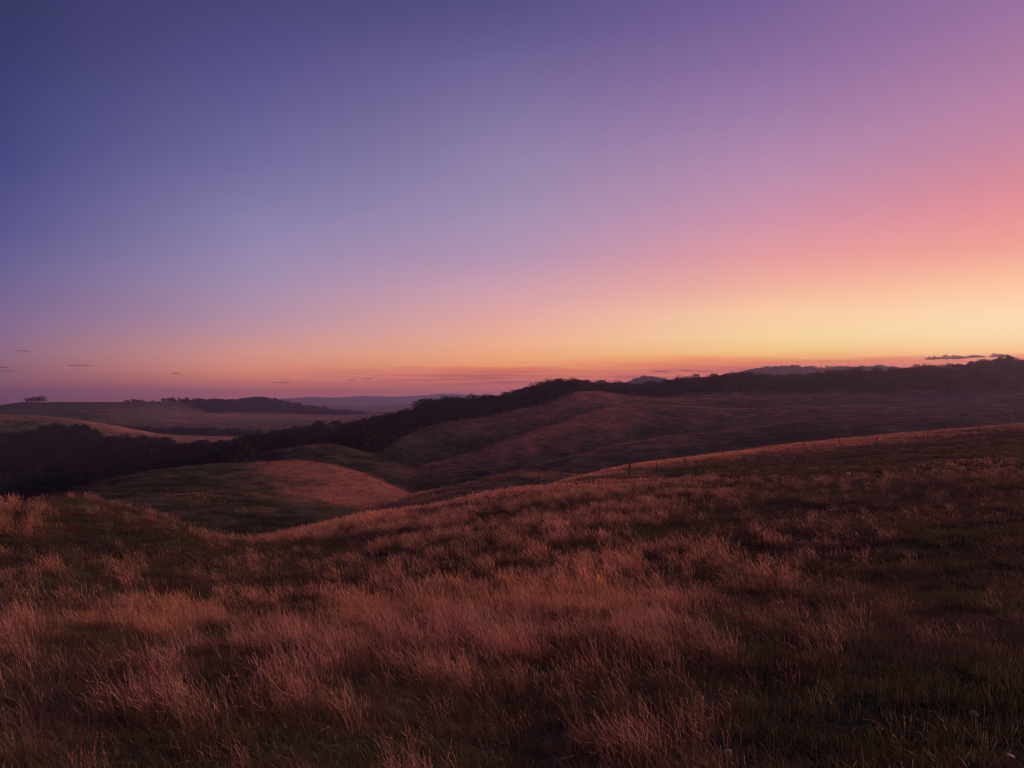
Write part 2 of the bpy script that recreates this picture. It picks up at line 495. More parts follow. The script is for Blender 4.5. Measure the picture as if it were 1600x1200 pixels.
def noise(n, l, vec, scale, detail=4, rough=0.6):
    t = n.new('ShaderNodeTexNoise')
    t.inputs['Scale'].default_value = scale
    t.inputs['Detail'].default_value = detail
    t.inputs['Roughness'].default_value = rough
    l.new(vec, t.inputs['Vector'])
    return t.outputs[0]


def maprange(n, l, v, a, b, c=0.0, d=1.0):
    m = n.new('ShaderNodeMapRange')
    l.new(v, m.inputs['Value'])
    for k, val in zip(('From Min', 'From Max', 'To Min', 'To Max'), (a, b, c, d)):
        m.inputs[k].default_value = val
    return m.outputs[0]


def simple_mat(name, c1, c2, scale=3.0, rough=0.9, bump=0.0):
    m, n, l = mat(name)
    o = n.new('ShaderNodeOutputMaterial'); p = n.new('ShaderNodeBsdfPrincipled')
    l.new(p.outputs[0], o.inputs[0])
    p.inputs['Roughness'].default_value = rough
    p.inputs['Specular IOR Level'].default_value = 0.2
    t = n.new('ShaderNodeTexCoord')
    f = noise(n, l, t.outputs['Object'], scale, 5, 0.65)
    l.new(mixcol(n, l, maprange(n, l, f, .3, .7), c1 + (1,), c2 + (1,)), p.inputs['Base Color'])
    if bump:
        b = n.new('ShaderNodeBump'); b.inputs['Strength'].default_value = bump
        b.inputs['Distance'].default_value = 0.05
        l.new(f, b.inputs['Height']); l.new(b.outputs[0], p.inputs['Normal'])
    return m


# ground cover
M_GROUND, n, l = mat('grassland')
o = n.new('ShaderNodeOutputMaterial'); p = n.new('ShaderNodeBsdfDiffuse')
p.inputs['Roughness'].default_value = 1.0
l.new(p.outputs[0], o.inputs[0])
geo = n.new('ShaderNodeNewGeometry')
at = n.new('ShaderNodeAttribute'); at.attribute_name = 'dry'
f1 = noise(n, l, geo.outputs['Position'], 0.9, 6, 0.7)
f2 = noise(n, l, geo.outputs['Position'], 0.08, 6, 0.65)
f3 = noise(n, l, geo.outputs['Position'], 0.02, 6, 0.62)
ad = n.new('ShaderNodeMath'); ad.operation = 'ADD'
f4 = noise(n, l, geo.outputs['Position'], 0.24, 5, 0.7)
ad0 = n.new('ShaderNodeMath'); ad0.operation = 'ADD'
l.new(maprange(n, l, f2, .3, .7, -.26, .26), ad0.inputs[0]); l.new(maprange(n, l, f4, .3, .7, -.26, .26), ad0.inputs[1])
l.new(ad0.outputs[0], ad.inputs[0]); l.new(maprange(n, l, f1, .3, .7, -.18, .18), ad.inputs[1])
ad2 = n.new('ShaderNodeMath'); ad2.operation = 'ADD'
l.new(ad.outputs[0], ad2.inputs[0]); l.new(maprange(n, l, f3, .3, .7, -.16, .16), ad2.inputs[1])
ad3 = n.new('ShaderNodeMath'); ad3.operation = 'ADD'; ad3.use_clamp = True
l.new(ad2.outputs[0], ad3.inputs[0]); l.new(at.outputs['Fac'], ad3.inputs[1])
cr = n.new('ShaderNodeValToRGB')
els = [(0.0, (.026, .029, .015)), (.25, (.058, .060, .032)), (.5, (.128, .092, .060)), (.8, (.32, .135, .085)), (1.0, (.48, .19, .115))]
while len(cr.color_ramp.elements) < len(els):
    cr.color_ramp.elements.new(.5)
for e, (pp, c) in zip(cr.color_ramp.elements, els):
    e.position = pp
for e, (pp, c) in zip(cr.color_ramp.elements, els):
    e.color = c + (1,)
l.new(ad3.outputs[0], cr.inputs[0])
fine = noise(n, l, geo.outputs['Position'], 5.0, 3, 0.7)
l.new(mixcol(n, l, 1.0, cr.outputs[0], mixcol(n, l, maprange(n, l, fine, .3, .7), (.55, .55, .55, 1), (1.3, 1.3, 1.3, 1)), 'MULTIPLY'), p.inputs['Color'])
bp = n.new('ShaderNodeBump'); bp.inputs['Strength'].default_value = 0.7; bp.inputs['Distance'].default_value = 0.35
l.new(f1, bp.inputs['Height']); l.new(bp.outputs[0], p.inputs['Normal'])

M_BARK = simple_mat('bark', (.035, .026, .02), (.07, .055, .045), 2.0, 0.95)
M_WOOD = simple_mat('weathered_post_wood', (.06, .045, .04), (.14, .11, .1), 6.0, 0.9, 0.4)
M_PALEWOOD = simple_mat('pale_post_wood', (.24, .17, .15), (.36, .27, .24), 6.0, 0.9, 0.4)
M_WIRE = simple_mat('galvanised_wire', (.16, .14, .14), (.24, .22, .22), 20.0, 0.5)
M_STONE = simple_mat('pale_stone', (.36, .23, .18), (.56, .38, .31), 9.0, 0.9, 0.6)


def leaf_mat(name, c1, c2):
    m, n, l = mat(name)
    o = n.new('ShaderNodeOutputMaterial'); d = n.new('ShaderNodeBsdfDiffuse'); t = n.new('ShaderNodeBsdfTranslucent')
    mx = n.new('ShaderNodeMixShader'); mx.inputs[0].default_value = 0.22
    oi = n.new('ShaderNodeObjectInfo'); tcn = n.new('ShaderNodeTexCoord')
    f = noise(n, l, tcn.outputs['Object'], 0.8, 4, .6)
    c = mixcol(n, l, maprange(n, l, f, .3, .7), c1 + (1,), c2 + (1,))
    br = n.new('ShaderNodeMath'); br.operation = 'MULTIPLY_ADD'; br.inputs[1].default_value = .7; br.inputs[2].default_value = .65
    l.new(oi.outputs['Random'], br.inputs[0])
    cc = n.new('ShaderNodeCombineXYZ')
    for i in range(3):
        l.new(br.outputs[0], cc.inputs[i])
    c = mixcol(n, l, 1.0, c, cc.outputs[0], 'MULTIPLY')
    l.new(c, d.inputs[0]); l.new(c, t.inputs[0])
    l.new(d.outputs[0], mx.inputs[1]); l.new(t.outputs[0], mx.inputs[2]); l.new(mx.outputs[0], o.inputs[0])
    return m


M_LEAF = leaf_mat('evergreen_leaves', (.014, .017, .010), (.034, .036, .019))
M_SCRUB = leaf_mat('scrub_leaves', (.03, .028, .018), (.07, .06, .035))


def mesh_from(name, verts, faces, mats=(), fmat=None, smooth=False):
    me = bpy.data.meshes.new(name)
    me.from_pydata([tuple(v) for v in verts], [], [tuple(f) for f in faces])
    for m in mats:
        me.materials.append(m)
    if fmat is not None:
        me.polygons.foreach_set('material_index', np.asarray(fmat, dtype=np.int32))
    if smooth:
        me.polygons.foreach_set('use_smooth', np.ones(len(me.polygons), dtype=bool))
    me.update()
    return me


def tag(o, label=None, cat=None, group=None, kind=None):
    if label: o['label'] = label
    if cat: o['category'] = cat
    if group: o['group'] = group
    if kind: o['kind'] = kind
    return o


def link(name, me, parent=None):
    o = bpy.data.objects.new(name, me)
    COL.objects.link(o)
    if parent is not None:
        o.parent = parent
    return o


# ------------------------------------------------------------------ ground sheet
fine_az = np.arange(rad(-38), rad(38), rad(0.085))
side = np.concatenate([np.linspace(rad(38), rad(60), 120, endpoint=False), np.linspace(rad(60), rad(300), 140, endpoint=False),
                       np.linspace(rad(300), rad(322), 120, endpoint=False)])
azs = np.concatenate([fine_az, side])
rs = np.exp(np.linspace(math.log(1.0), math.log(7290.0), 470))
A, R = np.meshgrid(azs, rs, indexing='ij')
A = np.where(A > math.pi, A - 2 * math.pi, A)
GX, GY = R * np.sin(A), R * np.cos(A)
GZ = height(GX.ravel(), GY.ravel()).reshape(GX.shape)
NA, NRR = GX.shape
verts = np.stack([GX.ravel(), GY.ravel(), GZ.ravel()], 1)
i = np.arange(NA)[:, None]; j = np.arange(NRR - 1)[None, :]
i2 = (i + 1) % NA
quads = np.stack([(i * NRR + j), (i * NRR + j + 1), (i2 * NRR + j + 1), (i2 * NRR + j)], -1).reshape(-1, 4)
cidx = len(verts)
verts = np.vstack([verts, [[0, 0, 0.0]]])
me = bpy.data.meshes.new('ground')
tris = np.stack([np.full(NA, cidx), np.arange(NA) * NRR, ((np.arange(NA) + 1) % NA) * NRR], 1)
me.vertices.add(len(verts)); me.vertices.foreach_set('co', verts.ravel().astype(np.float32))
nl = quads.size + tris.size
me.loops.add(nl); me.loops.foreach_set('vertex_index', np.concatenate([quads.ravel(), tris.ravel()]).astype(np.int32))
me.polygons.add(len(quads) + len(tris))
me.polygons.foreach_set('loop_start', np.concatenate([np.arange(len(quads)) * 4, quads.size + np.arange(len(tris)) * 3]).astype(np.int32))
me.polygons.foreach_set('use_smooth', np.ones(len(quads) + len(tris), dtype=bool))
me.update(calc_edges=True)
dr = dry_shade(verts[:, 0], verts[:, 1])
a = me.attributes.new('dry', 'FLOAT', 'POINT'); a.data.foreach_set('value', dr.astype(np.float32))  # cover dryness, with the painted crest light and hollow shade
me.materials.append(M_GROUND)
me.validate()
tag(link('ground', me), 'rolling grassland hills and valleys reaching to the horizon', kind='structure')


# ------------------------------------------------------------------ geometry-node scatter (uncountable cover only)
def scatter(name, pts, protos, label, cat=None, rotz=None, scl=None, idx=None, tint=None, tilt=None):
    me = bpy.data.meshes.new(name)
    N = len(pts)
    me.vertices.add(N); me.vertices.foreach_set('co', np.asarray(pts, np.float32).ravel())

    def attr(nm, typ, key, data):
        at_ = me.attributes.new(nm, typ, 'POINT'); at_.data.foreach_set(key, np.ascontiguousarray(data).ravel())
    attr('rotv', 'FLOAT_VECTOR', 'vector', np.stack([tilt[:, 0] if tilt is not None else np.zeros(N), tilt[:, 1] if tilt is not None else np.zeros(N), rotz], 1).astype(np.float32))
    s = np.asarray(scl, np.float32)
    if s.ndim == 1:
        s = np.stack([s, s, s], 1)
    attr('sclv', 'FLOAT_VECTOR', 'vector', s)
    attr('pick', 'INT', 'value', np.asarray(idx, np.int32))
    if tint is not None:
        attr('tint', 'FLOAT_VECTOR', 'vector', np.asarray(tint, np.float32))
    pc = bpy.data.collections.new(name + '_kinds')
    for q, pm in enumerate(protos):
        po = bpy.data.objects.new('%s_kind_%02d' % (name, q), pm)
        pc.objects.link(po)
    ng = bpy.data.node_groups.new(name + '_spread', 'GeometryNodeTree')
    ng.interface.new_socket('Geometry', in_out='INPUT', socket_type='NodeSocketGeometry')
    ng.interface.new_socket('Geometry', in_out='OUTPUT', socket_type='NodeSocketGeometry')
    gi = ng.nodes.new('NodeGroupInput'); go = ng.nodes.new('NodeGroupOutput')
    ci = ng.nodes.new('GeometryNodeCollectionInfo')
    ci.inputs['Collection'].default_value = pc
    ci.inputs['Separate Children'].default_value = True
    ci.inputs['Reset Children'].default_value = True
    ip = ng.nodes.new('GeometryNodeInstanceOnPoints')
    ng.links.new(gi.outputs[0], ip.inputs['Points'])
    ng.links.new(ci.outputs[0], ip.inputs['Instance'])
    ip.inputs['Pick Instance'].default_value = True

    def named(nm, typ):
        q = ng.nodes.new('GeometryNodeInputNamedAttribute'); q.data_type = typ
        q.inputs['Name'].default_value = nm
        return q.outputs['Attribute']
    ng.links.new(named('pick', 'INT'), ip.inputs['Instance Index'])
    e2r = ng.nodes.new('FunctionNodeEulerToRotation')
    ng.links.new(named('rotv', 'FLOAT_VECTOR'), e2r.inputs[0])
    ng.links.new(e2r.outputs[0], ip.inputs['Rotation'])
    ng.links.new(named('sclv', 'FLOAT_VECTOR'), ip.inputs['Scale'])
    ng.links.new(ip.outputs[0], go.inputs[0])
    ob = link(name, me)
    md = ob.modifiers.new('spread', 'NODES'); md.node_group = ng
    tag(ob, label, cat, kind='stuff')
    return ob


# ------------------------------------------------------------------ trees
def make_tree(seed, H, W, clumps, per, flat=1.0):
    rg = np.random.default_rng(seed)
    tv, tf = [], []

    def tube(p0, p1, r0, r1, seg=6):
        p0, p1 = np.array(p0, float), np.array(p1, float)
        d = p1 - p0; d /= np.linalg.norm(d)
        a_ = np.cross(d, [0.3, 0.9, 0.1]); a_ /= np.linalg.norm(a_); b_ = np.cross(d, a_)
        s = len(tv)
        for (pp, rr) in ((p0, r0), (p1, r1)):
            for q in range(seg):
                th = 2 * math.pi * q / seg
                tv.append(pp + rr * (math.cos(th) * a_ + math.sin(th) * b_))
        for q in range(seg):
            tf.append((s + q, s + (q + 1) % seg, s + seg + (q + 1) % seg, s + seg + q))
    base = np.array([0, 0, -0.6]); fork = np.array([rg.uniform(-.3, .3), rg.uniform(-.3, .3), H * .34])
    tube(base, fork, .34, .22, 7)
    tube(fork, fork + [rg.uniform(-.5, .5), rg.uniform(-.5, .5), H * .4], .2, .07)
    cv, cf = [], []
    cen = []
    for c in range(clumps):
        zc = 1 - 1.75 * (c + .5) / clumps                      # from the top of the dome down to its skirt
        rr = math.sqrt(max(0.0, 1 - zc * zc)) * rg.uniform(.72, 1.08)
        if c % 5 == 4: rr *= .45
        th = c * 2.399 + rg.uniform(-.4, .4)
        cen.append(np.array([math.cos(th) * rr * W * .40, math.sin(th) * rr * W * .40, H * (.56 + .32 * zc * rg.uniform(.85, 1.12) / max(flat, .9))]))
    for q, c in enumerate(cen):
        if q % 2 == 0:
            tube(fork + [0, 0, rg.uniform(-.4, 1.0)], c - [0, 0, .3], .12, .03, 5)
        br = W * rg.uniform(.12, .20)
        for _ in range(per):
            v = rg.normal(size=3); v /= np.linalg.norm(v)
            rad_ = br * rg.uniform(.35, 1.05) ** .6
            pos = c + v * rad_ * np.array([1.15, 1.15, .75])
            nrm = v + rg.normal(size=3) * .6; nrm /= np.linalg.norm(nrm)
            t1 = np.cross(nrm, rg.normal(size=3)); t1 /= np.linalg.norm(t1); t2 = np.cross(nrm, t1)
            sz = rg.uniform(.16, .40)
            s = len(cv)
            cv.extend([pos - t1 * sz, pos - t2 * sz * .55, pos + t1 * sz, pos + t2 * sz * .6])
            cf.append((s, s + 1, s + 2, s + 3))
    return tv, tf, cv, cf


TREE_SPEC = [(11, 10.5, 9.5, 22, 62, 1.0), (12, 11.5, 8.0, 20, 62, .8), (13, 9.5, 11.0, 24, 62, 1.1),
             (14, 10.0, 8.5, 19, 62, .9), (15, 12.0, 10.0, 24, 62, .9), (16, 9.0, 7.5, 18, 62, 1.2)]
TREES = []
for sp in TREE_SPEC:
    tv, tf, cv, cf = make_tree(*sp)
    tr = mesh_from('tree_trunk', tv, tf, [M_BARK])
    cr_ = mesh_from('tree_crown', cv, cf, [M_LEAF])
    both = mesh_from('whole_tree', list(tv) + list(cv), list(tf) + [tuple(k + len(tv) for k in f) for f in cf], [M_BARK, M_LEAF],
                     [0] * len(tf) + [1] * len(cf))
    TREES.append((tr, cr_, both, max(v[2] for v in cv)))


def put_tree(x, y, k, s, rz, label, group, name='evergreen_tree', wide=1.0, sink=0.0):
    e = bpy.data.objects.new(name, None); COL.objects.link(e)
    e.empty_display_size = 0.5
    e.location = (x, y, h1(x, y) - sink); e.rotation_euler = (0, 0, rz); e.scale = (s * wide, s * wide, s)
    tag(e, label, 'tree', group)
    link('trunk', TREES[k][0], e); link('crown', TREES[k][1], e)
    return e


TOP1 = [(-400, 672), (0, 676), (50, 680), (70, 668), (90, 664), (125, 664), (160, 683), (180, 685), (212, 681), (250, 685), (275, 690), (337, 692), (385, 685),
        (400, 681), (437, 667), (475, 660), (507, 661), (525, 668), (532, 664), (560, 659), (575, 660), (607, 650), (637, 637), (670, 626),
        (695, 620), (732, 617), (745, 621), (775, 616), (800, 608), (860, 599), (910, 597), (940, 601), (975, 601), (1025, 600), (1050, 592),
        (1085, 589), (1120, 587), (1145, 583), (1170, 581), (1200, 585), (1250, 585), (1312, 581), (1326, 577), (1342, 582), (1395, 581), (1417, 576),
        (1450, 571), (1487, 569), (1510, 567), (1535, 562), (1560, 562), (1585, 559), (1600, 562), (2000, 560)]
TOP2 = [(940, 604), (975, 597), (997, 589), (1015, 586), (1032, 589), (1045, 593), (1145, 581), (1170, 576), (1200, 571), (1237, 570), (1280, 574), (1320, 570),
        (1360, 571), (1392, 570), (1404, 576), (1450, 584), (1600, 584)]
TOP3 = [(180, 627), (230, 625.5), (262, 625), (290, 623), (305, 621.5), (320, 624), (340, 624), (375, 624), (395, 618), (410, 618), (437, 625), (475, 632), (512, 639), (550, 643), (600, 646)]
TOP4 = [(190, 672), (230, 668), (300, 667), (380, 669), (420, 672)]


def top_u(tab, x):
    y = np.interp(x, [t[0] for t in tab], [t[1] for t in tab])
    return np.array([pix(a_, b_)[1] for a_, b_ in zip(x, y)])


def lay_r(k, x):
    az = np.arctan((x - 800) / F)
    fa = ((az + math.pi) / (2 * math.pi) * AZ_N).astype(int) % AZ_N
    return LR[k, fa]


def wood(x0, x1, rlo, rhi, n, tab, spacing, hr, seed, keep=None):
    rg = np.random.default_rng(seed)
    xs = rg.uniform(x0, x1, n)
    lo, hi = rlo(xs), rhi(xs)
    rr = np.sqrt(rg.uniform(0, 1, n) * (hi ** 2 - lo ** 2) + lo ** 2)
    az = np.arctan((xs - 800) / F)
    X, Y = rr * np.sin(az), rr * np.cos(az)
    if keep is not None:
        m = keep(xs, rr, X, Y); xs, rr, X, Y = xs[m], rr[m], X[m], Y[m]
    cell = {}
    ok = []
    for q in range(len(X)):
        ck = (int(X[q] // spacing), int(Y[q] // spacing))
        bad = False
        for a_ in (-1, 0, 1):
            for b_ in (-1, 0, 1):
                for w in cell.get((ck[0] + a_, ck[1] + b_), ()):
                    if (X[w] - X[q]) ** 2 + (Y[w] - Y[q]) ** 2 < spacing ** 2:
                        bad = True
        if not bad:
            cell.setdefault(ck, []).append(q); ok.append(q)
    ok = np.array(ok)
    xs, rr, X, Y = xs[ok], rr[ok], X[ok], Y[ok]
    Z = height(X, Y)
    hmax = EYE + top_u(tab, xs) * rr - Z + rg.normal(0, 1.3, len(xs))
    big = fbm(X / 16.0, Y / 16.0, 2, 55)
    hmax = hmax - .8 + 4.2 * big
    hh = np.minimum(rg.uniform(hr[0], hr[1], len(xs)), hmax)
    m = hh > hr[0] * .35
    xs, rr, X, Y, Z, hh = xs[m], rr[m], X[m], Y[m], Z[m], hh[m]
    u = (Z + hh - EYE) / rr
    hh = hh / .86; Z = Z - .14 * hh
    return dict(x=xs, r=rr, X=X, Y=Y, Z=Z, h=hh, u=u, k=rg.integers(0, len(TREES), len(xs)), rz=rg.uniform(0, 6.28, len(xs)), w=rg.uniform(.9, 1.45, len(xs)))


def start1(x):
    lo_left = np.where(x < 380, lay_r(13, x), lay_r(15, x) + 8)
    return np.where(x > 900, lay_r(15, x) + 28, np.where(x > 600, lay_r(15, x) + 4, lo_left))


W1 = wood(-330, 1900, start1, lambda x: lay_r(17, x) + 16, 26000, TOP1, 6.6, (7.5, 13.5), 5)
W1b = wood(45, 170, lambda x: lay_r(17, x), lambda x: lay_r(18, x) + 35, 500, TOP1, 5.0, (6, 10), 6)
W2 = wood(950, 1460, lambda x: lay_r(23, x) - 130, lambda x: lay_r(23, x) + 30, 6000, TOP2, 8.0, (8.0, 13.0), 8)
W3 = wood(190, 570, lambda x: lay_r(23, x) - 25 - (lay_r(23, x) - lay_r(22, x) - 90) * np.clip((x - 265) / 60, 0, 1), lambda x: lay_r(23, x) + 20, 9000, TOP3, 8.5, (7.0, 12.0), 9)
W4 = wood(200, 410, lambda x: lay_r(20, x) - 10, lambda x: lay_r(20, x) + 50, 1500, TOP4, 6.5, (6.0, 9.5), 10)


def skyline(Wd, binpx):
    b = np.floor(Wd['x'] / binpx).astype(int)
    best = {}
    for q in range(len(b)):
        if -20 < Wd['x'][q] < 1620 and (b[q] not in best or Wd['u'][q] > Wd['u'][best[b[q]]]):
            best[b[q]] = q
    return set(best.values())


def plant_wood(Wd, binpx, labeler, stuff_name, stuff_label):
    ind = skyline(Wd, binpx) if binpx else set()
    rest = []
    for q in range(len(Wd['x'])):
        s = Wd['h'][q] / TREES[Wd['k'][q]][3]
        if q in ind:
            lb, gp = labeler(Wd['x'][q])
            put_tree(Wd['X'][q], Wd['Y'][q], int(Wd['k'][q]), s, Wd['rz'][q], lb, gp, wide=float(Wd['w'][q]), sink=.14 * float(Wd['h'][q]))
        else:
            rest.append(q)
    rest = np.array(rest)
    s = Wd['h'][rest] / np.array([TREES[k][3] for k in Wd['k'][rest]])
    w = Wd['w'][rest]
    scatter(stuff_name, np.stack([Wd['X'][rest], Wd['Y'][rest], Wd['Z'][rest]], 1), [t[2] for t in TREES], stuff_label,
            rotz=Wd['rz'][rest], scl=np.stack([s * w, s * w, s], 1), idx=Wd['k'][rest])
    return len(ind), len(rest)


def lab1(x):
    if x < 410:
        return 'dark evergreen treetop along the upper edge of the black valley wood at left', 'treetops of the black valley wood'
    if x < 600:
        return 'dark round treetop of the wood behind the small grass knoll', 'treetops behind the grass knoll'
    if x < 800:
        return 'dark treetop on the rising wooded edge left of the sunset ridge', 'treetops on the rising wooded edge'
    if x < 1060:
        return 'dark skyline tree on the middle of the wooded ridge, against orange sky', 'skyline trees in the middle of the ridge'
    if x < 1420:
        return 'dark skyline tree on the near ridge, in front of the paler far wood', 'skyline trees before the far wood'
    return 'dark skyline tree at the right end of the wooded ridge, under the small clouds', 'skyline trees at the right end of the ridge'


c1 = plant_wood(W1, 10, lab1, 'forest', 'dense dark evergreen wood filling the valley and the ridge slope')
c1b = plant_wood(W1b, 0, None, 'thicket', 'dark thicket running up the orange spur at far left')
c2 = plant_wood(W2, 11, lambda x: ('hazy purple tree on the dome-shaped far wood behind the ridge' if x < 1060 else 'hazy purple skyline tree on the pale far wood beyond the ridge',
                                   'trees of the far dome wood' if x < 1060 else 'skyline trees of the pale far wood'), 'far_wood', 'pale purple wood on the hill beyond the right-hand ridge')
c3 = plant_wood(W3, 13, lambda x: ('tiny dark tree on the skyline of the wooded hill beyond the pink field', 'skyline trees of the distant wooded hill'),
                'hill_wood', 'dark wood covering the low hill beyond the pink field')
c4 = plant_wood(W4, 0, None, 'hedge_wood', 'dark strip of wood below the pink field')
print('WOODS', c1, c1b, c2, c3, c4)


def at_px(x, y, r):
    az, u = pix(x, y)
    return r * math.sin(az), r * math.cos(az), EYE + u * r


# the small clump on the left ridge and some lone crowns
for (x, r, k, h, wd, lb) in [(44, 1535, 0, 9.5, 1.6, 'leftmost and lowest of the lone trees on the left ridge'),
                         (55, 1540, 2, 13.0, 1.3, 'middle tree of the lone clump on the left ridge'),
                         (66, 1545, 4, 14.5, 1.35, 'tallest, round-crowned tree of the lone clump on the left ridge'),
                         (1326, 690, 2, 15.0, 1.75, 'broad dome-shaped tree rising from the ridge below the pale far wood'),
                         (911, 612, 0, 12.5, 1.15, 'taller open-crowned tree in the middle of the orange-backed ridge'),
                         (1586, 700, 3, 11.0, 1.2, 'tall tree at the far right end of the ridge')]:
    px, py, _ = at_px(x, 600, r)
    put_tree(px, py, k, h / TREES[k][3], random.uniform(0, 6), lb, None, 'ridge_tree', wd, h * .22)

# scrub on the slopes
rg = np.random.default_rng(77)
N = 20000
xs = rg.uniform(-100, 1800, N); rr = np.exp(rg.uniform(math.log(240), math.log(1500), N))
az = np.arctan((xs - 800) / F); X, Y = rr * np.sin(az), rr * np.cos(az)
lay = layer_of(X, Y)
dn = dry_shade(X, Y)
n2 = fbm(X / 45, Y / 45, 3, 5)
keep = (n2 + rg.normal(0, .25, N) > .35 + dn * .6) & ((lay > 8.2)) & ~((lay > 14.5) & (lay < 17.2))
X, Y, rr = X[keep], Y[keep], rr[keep]
scatter('scrub', np.stack([X, Y, height(X, Y) - .1], 1), [TREES[k][1] for k in (0, 2, 5)], 'low dark scrub dotted over the grassy slopes',
        rotz=rg.uniform(0, 6.28, len(X)), scl=np.stack([np.exp(rg.normal(math.log(.12), .35, len(X)))] * 2 + [np.exp(rg.normal(math.log(.085), .3, len(X)))], 1),
        idx=rg.integers(0, 3, len(X)), tilt=None)
print('SCRUB', len(X))

# ------------------------------------------------------------------ fence along the brow
M_PR = {0: M_WOOD, 1: M_PALEWOOD}


def post_mesh(h, r, lean, sm, matl):
    bm = bmesh.new()
    rg_ = random.Random(sm)
    rings = []
    for q, zz in enumerate((-.4, 0, h * .5, h * .97, h)):
        ring = []
        for s in range(8):
            th = 2 * math.pi * s / 8
            rr_ = r * (1.0 if q < 4 else .72) * rg_.uniform(.9, 1.1)
            ring.append(bm.verts.new((math.cos(th) * rr_ + lean[0] * zz, math.sin(th) * rr_ + lean[1] * zz, zz)))
        rings.append(ring)
    for a_, b_ in zip(rings[:-1], rings[1:]):
        for s in range(8):
            bm.faces.new((a_[s], a_[(s + 1) % 8], b_[(s + 1) % 8], b_[s]))
    bm.faces.new(rings[-1])
    me_ = bpy.data.meshes.new('post'); bm.to_mesh(me_); bm.free(); me_.materials.append(matl)
    return me_


fence = bpy.data.objects.new('wire_fence', None); COL.objects.link(fence)
fx, fy, _ = at_px(983, 750, 77)
fence.location = (fx, fy, h1(fx, fy))
tag(fence, 'old wire fence of leaning weathered posts along the brow of the near slope', 'fence')
POSTS = [(640, 60, 1.2, .06, 0), (711, 63, 1.15, .06, 0), (739, 64.5, 1.25, .07, 1), (792, 68, 1.15, .06, 0), (843.5, 70, 1.45, .09, 0), (878, 74, 1.2, .06, 0), (908, 77, 1.25, .07, 0),
         (947, 79, 1.25, .07, 1), (983, 77, 1.75, .12, 0), (1026, 88, 1.2, .07, 0), (1070, 97, 1.25, .10, 0), (1130, 104, 1.2, .07, 0), (1190, 112, 1.2, .07, 0), (1256, 116, 1.45, .11, 0),
         (1312, 118, 1.2, .08, 0), (1370, 112, 1.45, .09, 0), (1450, 122, 1.3, .08, 0), (1530, 130, 1.3, .08, 0), (1605, 136, 1.3, .08, 0)]
tops = []
for q, (x, r, h, rad_, pale) in enumerate(POSTS):
    h *= .86
    px, py, _ = at_px(x, 700, r); pz = h1(px, py)
    lean = (random.uniform(-.07, .07), random.uniform(-.05, .05))
    po = link('post', post_mesh(h, rad_ * .72, lean, q, M_PR[pale]), fence)
    po.location = (px - fence.location.x, py - fence.location.y, pz - fence.location.z)
    if pale:
        po['label'] = 'pale bleached post'
    tops.append((px + lean[0] * h - fx, py + lean[1] * h - fy, pz - fence.location.z, h))
for lv in (.45, .7, .93):
    cu = []
    vs, fs = [], []
    for (a_, b_) in zip(tops[:-1], tops[1:]):
        for t in np.linspace(0, 1, 6)[:-1 if b_ is not tops[-1] else None]:
            sag = -.10 * 4 * t * (1 - t)
            h_ = a_[3] * (1 - t) + b_[3] * t
            cu.append((a_[0] * (1 - t) + b_[0] * t, a_[1] * (1 - t) + b_[1] * t, a_[2] * (1 - t) + b_[2] * t + min(h_, 1.3) * lv + sag))
    for q, c in enumerate(cu):
        for s in range(4):
            th = math.pi / 2 * s
            vs.append((c[0] + .004 * math.cos(th), c[1], c[2] + .004 * math.sin(th)))
        if q:
            for s in range(4):
                fs.append(((q - 1) * 4 + s, (q - 1) * 4 + (s + 1) % 4, q * 4 + (s + 1) % 4, q * 4 + s))
    link('wire', mesh_from('wire', vs, fs, [M_WIRE]), fence)

def r_at(x, y, lo, hi):
    """distance at which the land lies on this row"""
    az, u = pix(x, y)
    rs_ = np.linspace(lo, hi, 400)
    X, Y = rs_ * math.sin(az), rs_ * math.cos(az)
    uu = (height(X, Y) - EYE) / rs_
    return float(rs_[np.argmax(uu >= u)]) if (uu >= u).any() else hi


STONES = [
        (1138, 1180, 3, 12, .085, .06, 'pale squarish stone in the grass at the bottom edge, right of centre', 1),
        (1522, 1117, 3, 12, .075, .055, 'pale angular stone in the dark short grass at lower right', 2),
        (1578, 1184, 3, 12, .06, .035, 'flat pale stone in the bottom right corner', 3),
        (1325, 743, 20, 90, .42, .34, 'whitish stone in the far field left of the dark shrub', 4),
        (1280, 752, 20, 90, .55, .28, 'low wide whitish stone, leftmost in the far field', 5),
        (1357, 758, 20, 90, .28, .22, 'small whitish stone nearest us in the far field', 6)]
STONE_R = [r_at(q[0], q[1], q[2], q[3]) for q in STONES]
STONE_XY = [(r_ * math.sin(pix(q[0], q[1])[0]), r_ * math.cos(pix(q[0], q[1])[0])) for q, r_ in zip(STONES, STONE_R)]


# ------------------------------------------------------------------ grass
M_GRASS, n, l = mat('dry_grass')
o = n.new('ShaderNodeOutputMaterial'); d = n.new('ShaderNodeBsdfDiffuse'); t = n.new('ShaderNodeBsdfTranslucent')
mx = n.new('ShaderNodeMixShader'); mx.inputs[0].default_value = 0.35
at = n.new('ShaderNodeAttribute'); at.attribute_type = 'INSTANCER'; at.attribute_name = 'tint'
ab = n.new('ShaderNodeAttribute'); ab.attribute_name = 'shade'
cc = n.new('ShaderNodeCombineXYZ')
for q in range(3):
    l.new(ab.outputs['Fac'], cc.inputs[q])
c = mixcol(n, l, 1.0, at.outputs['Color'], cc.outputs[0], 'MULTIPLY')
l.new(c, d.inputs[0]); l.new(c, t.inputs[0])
l.new(d.outputs[0], mx.inputs[1]); l.new(t.outputs[0], mx.inputs[2]); l.new(mx.outputs[0], o.inputs[0])


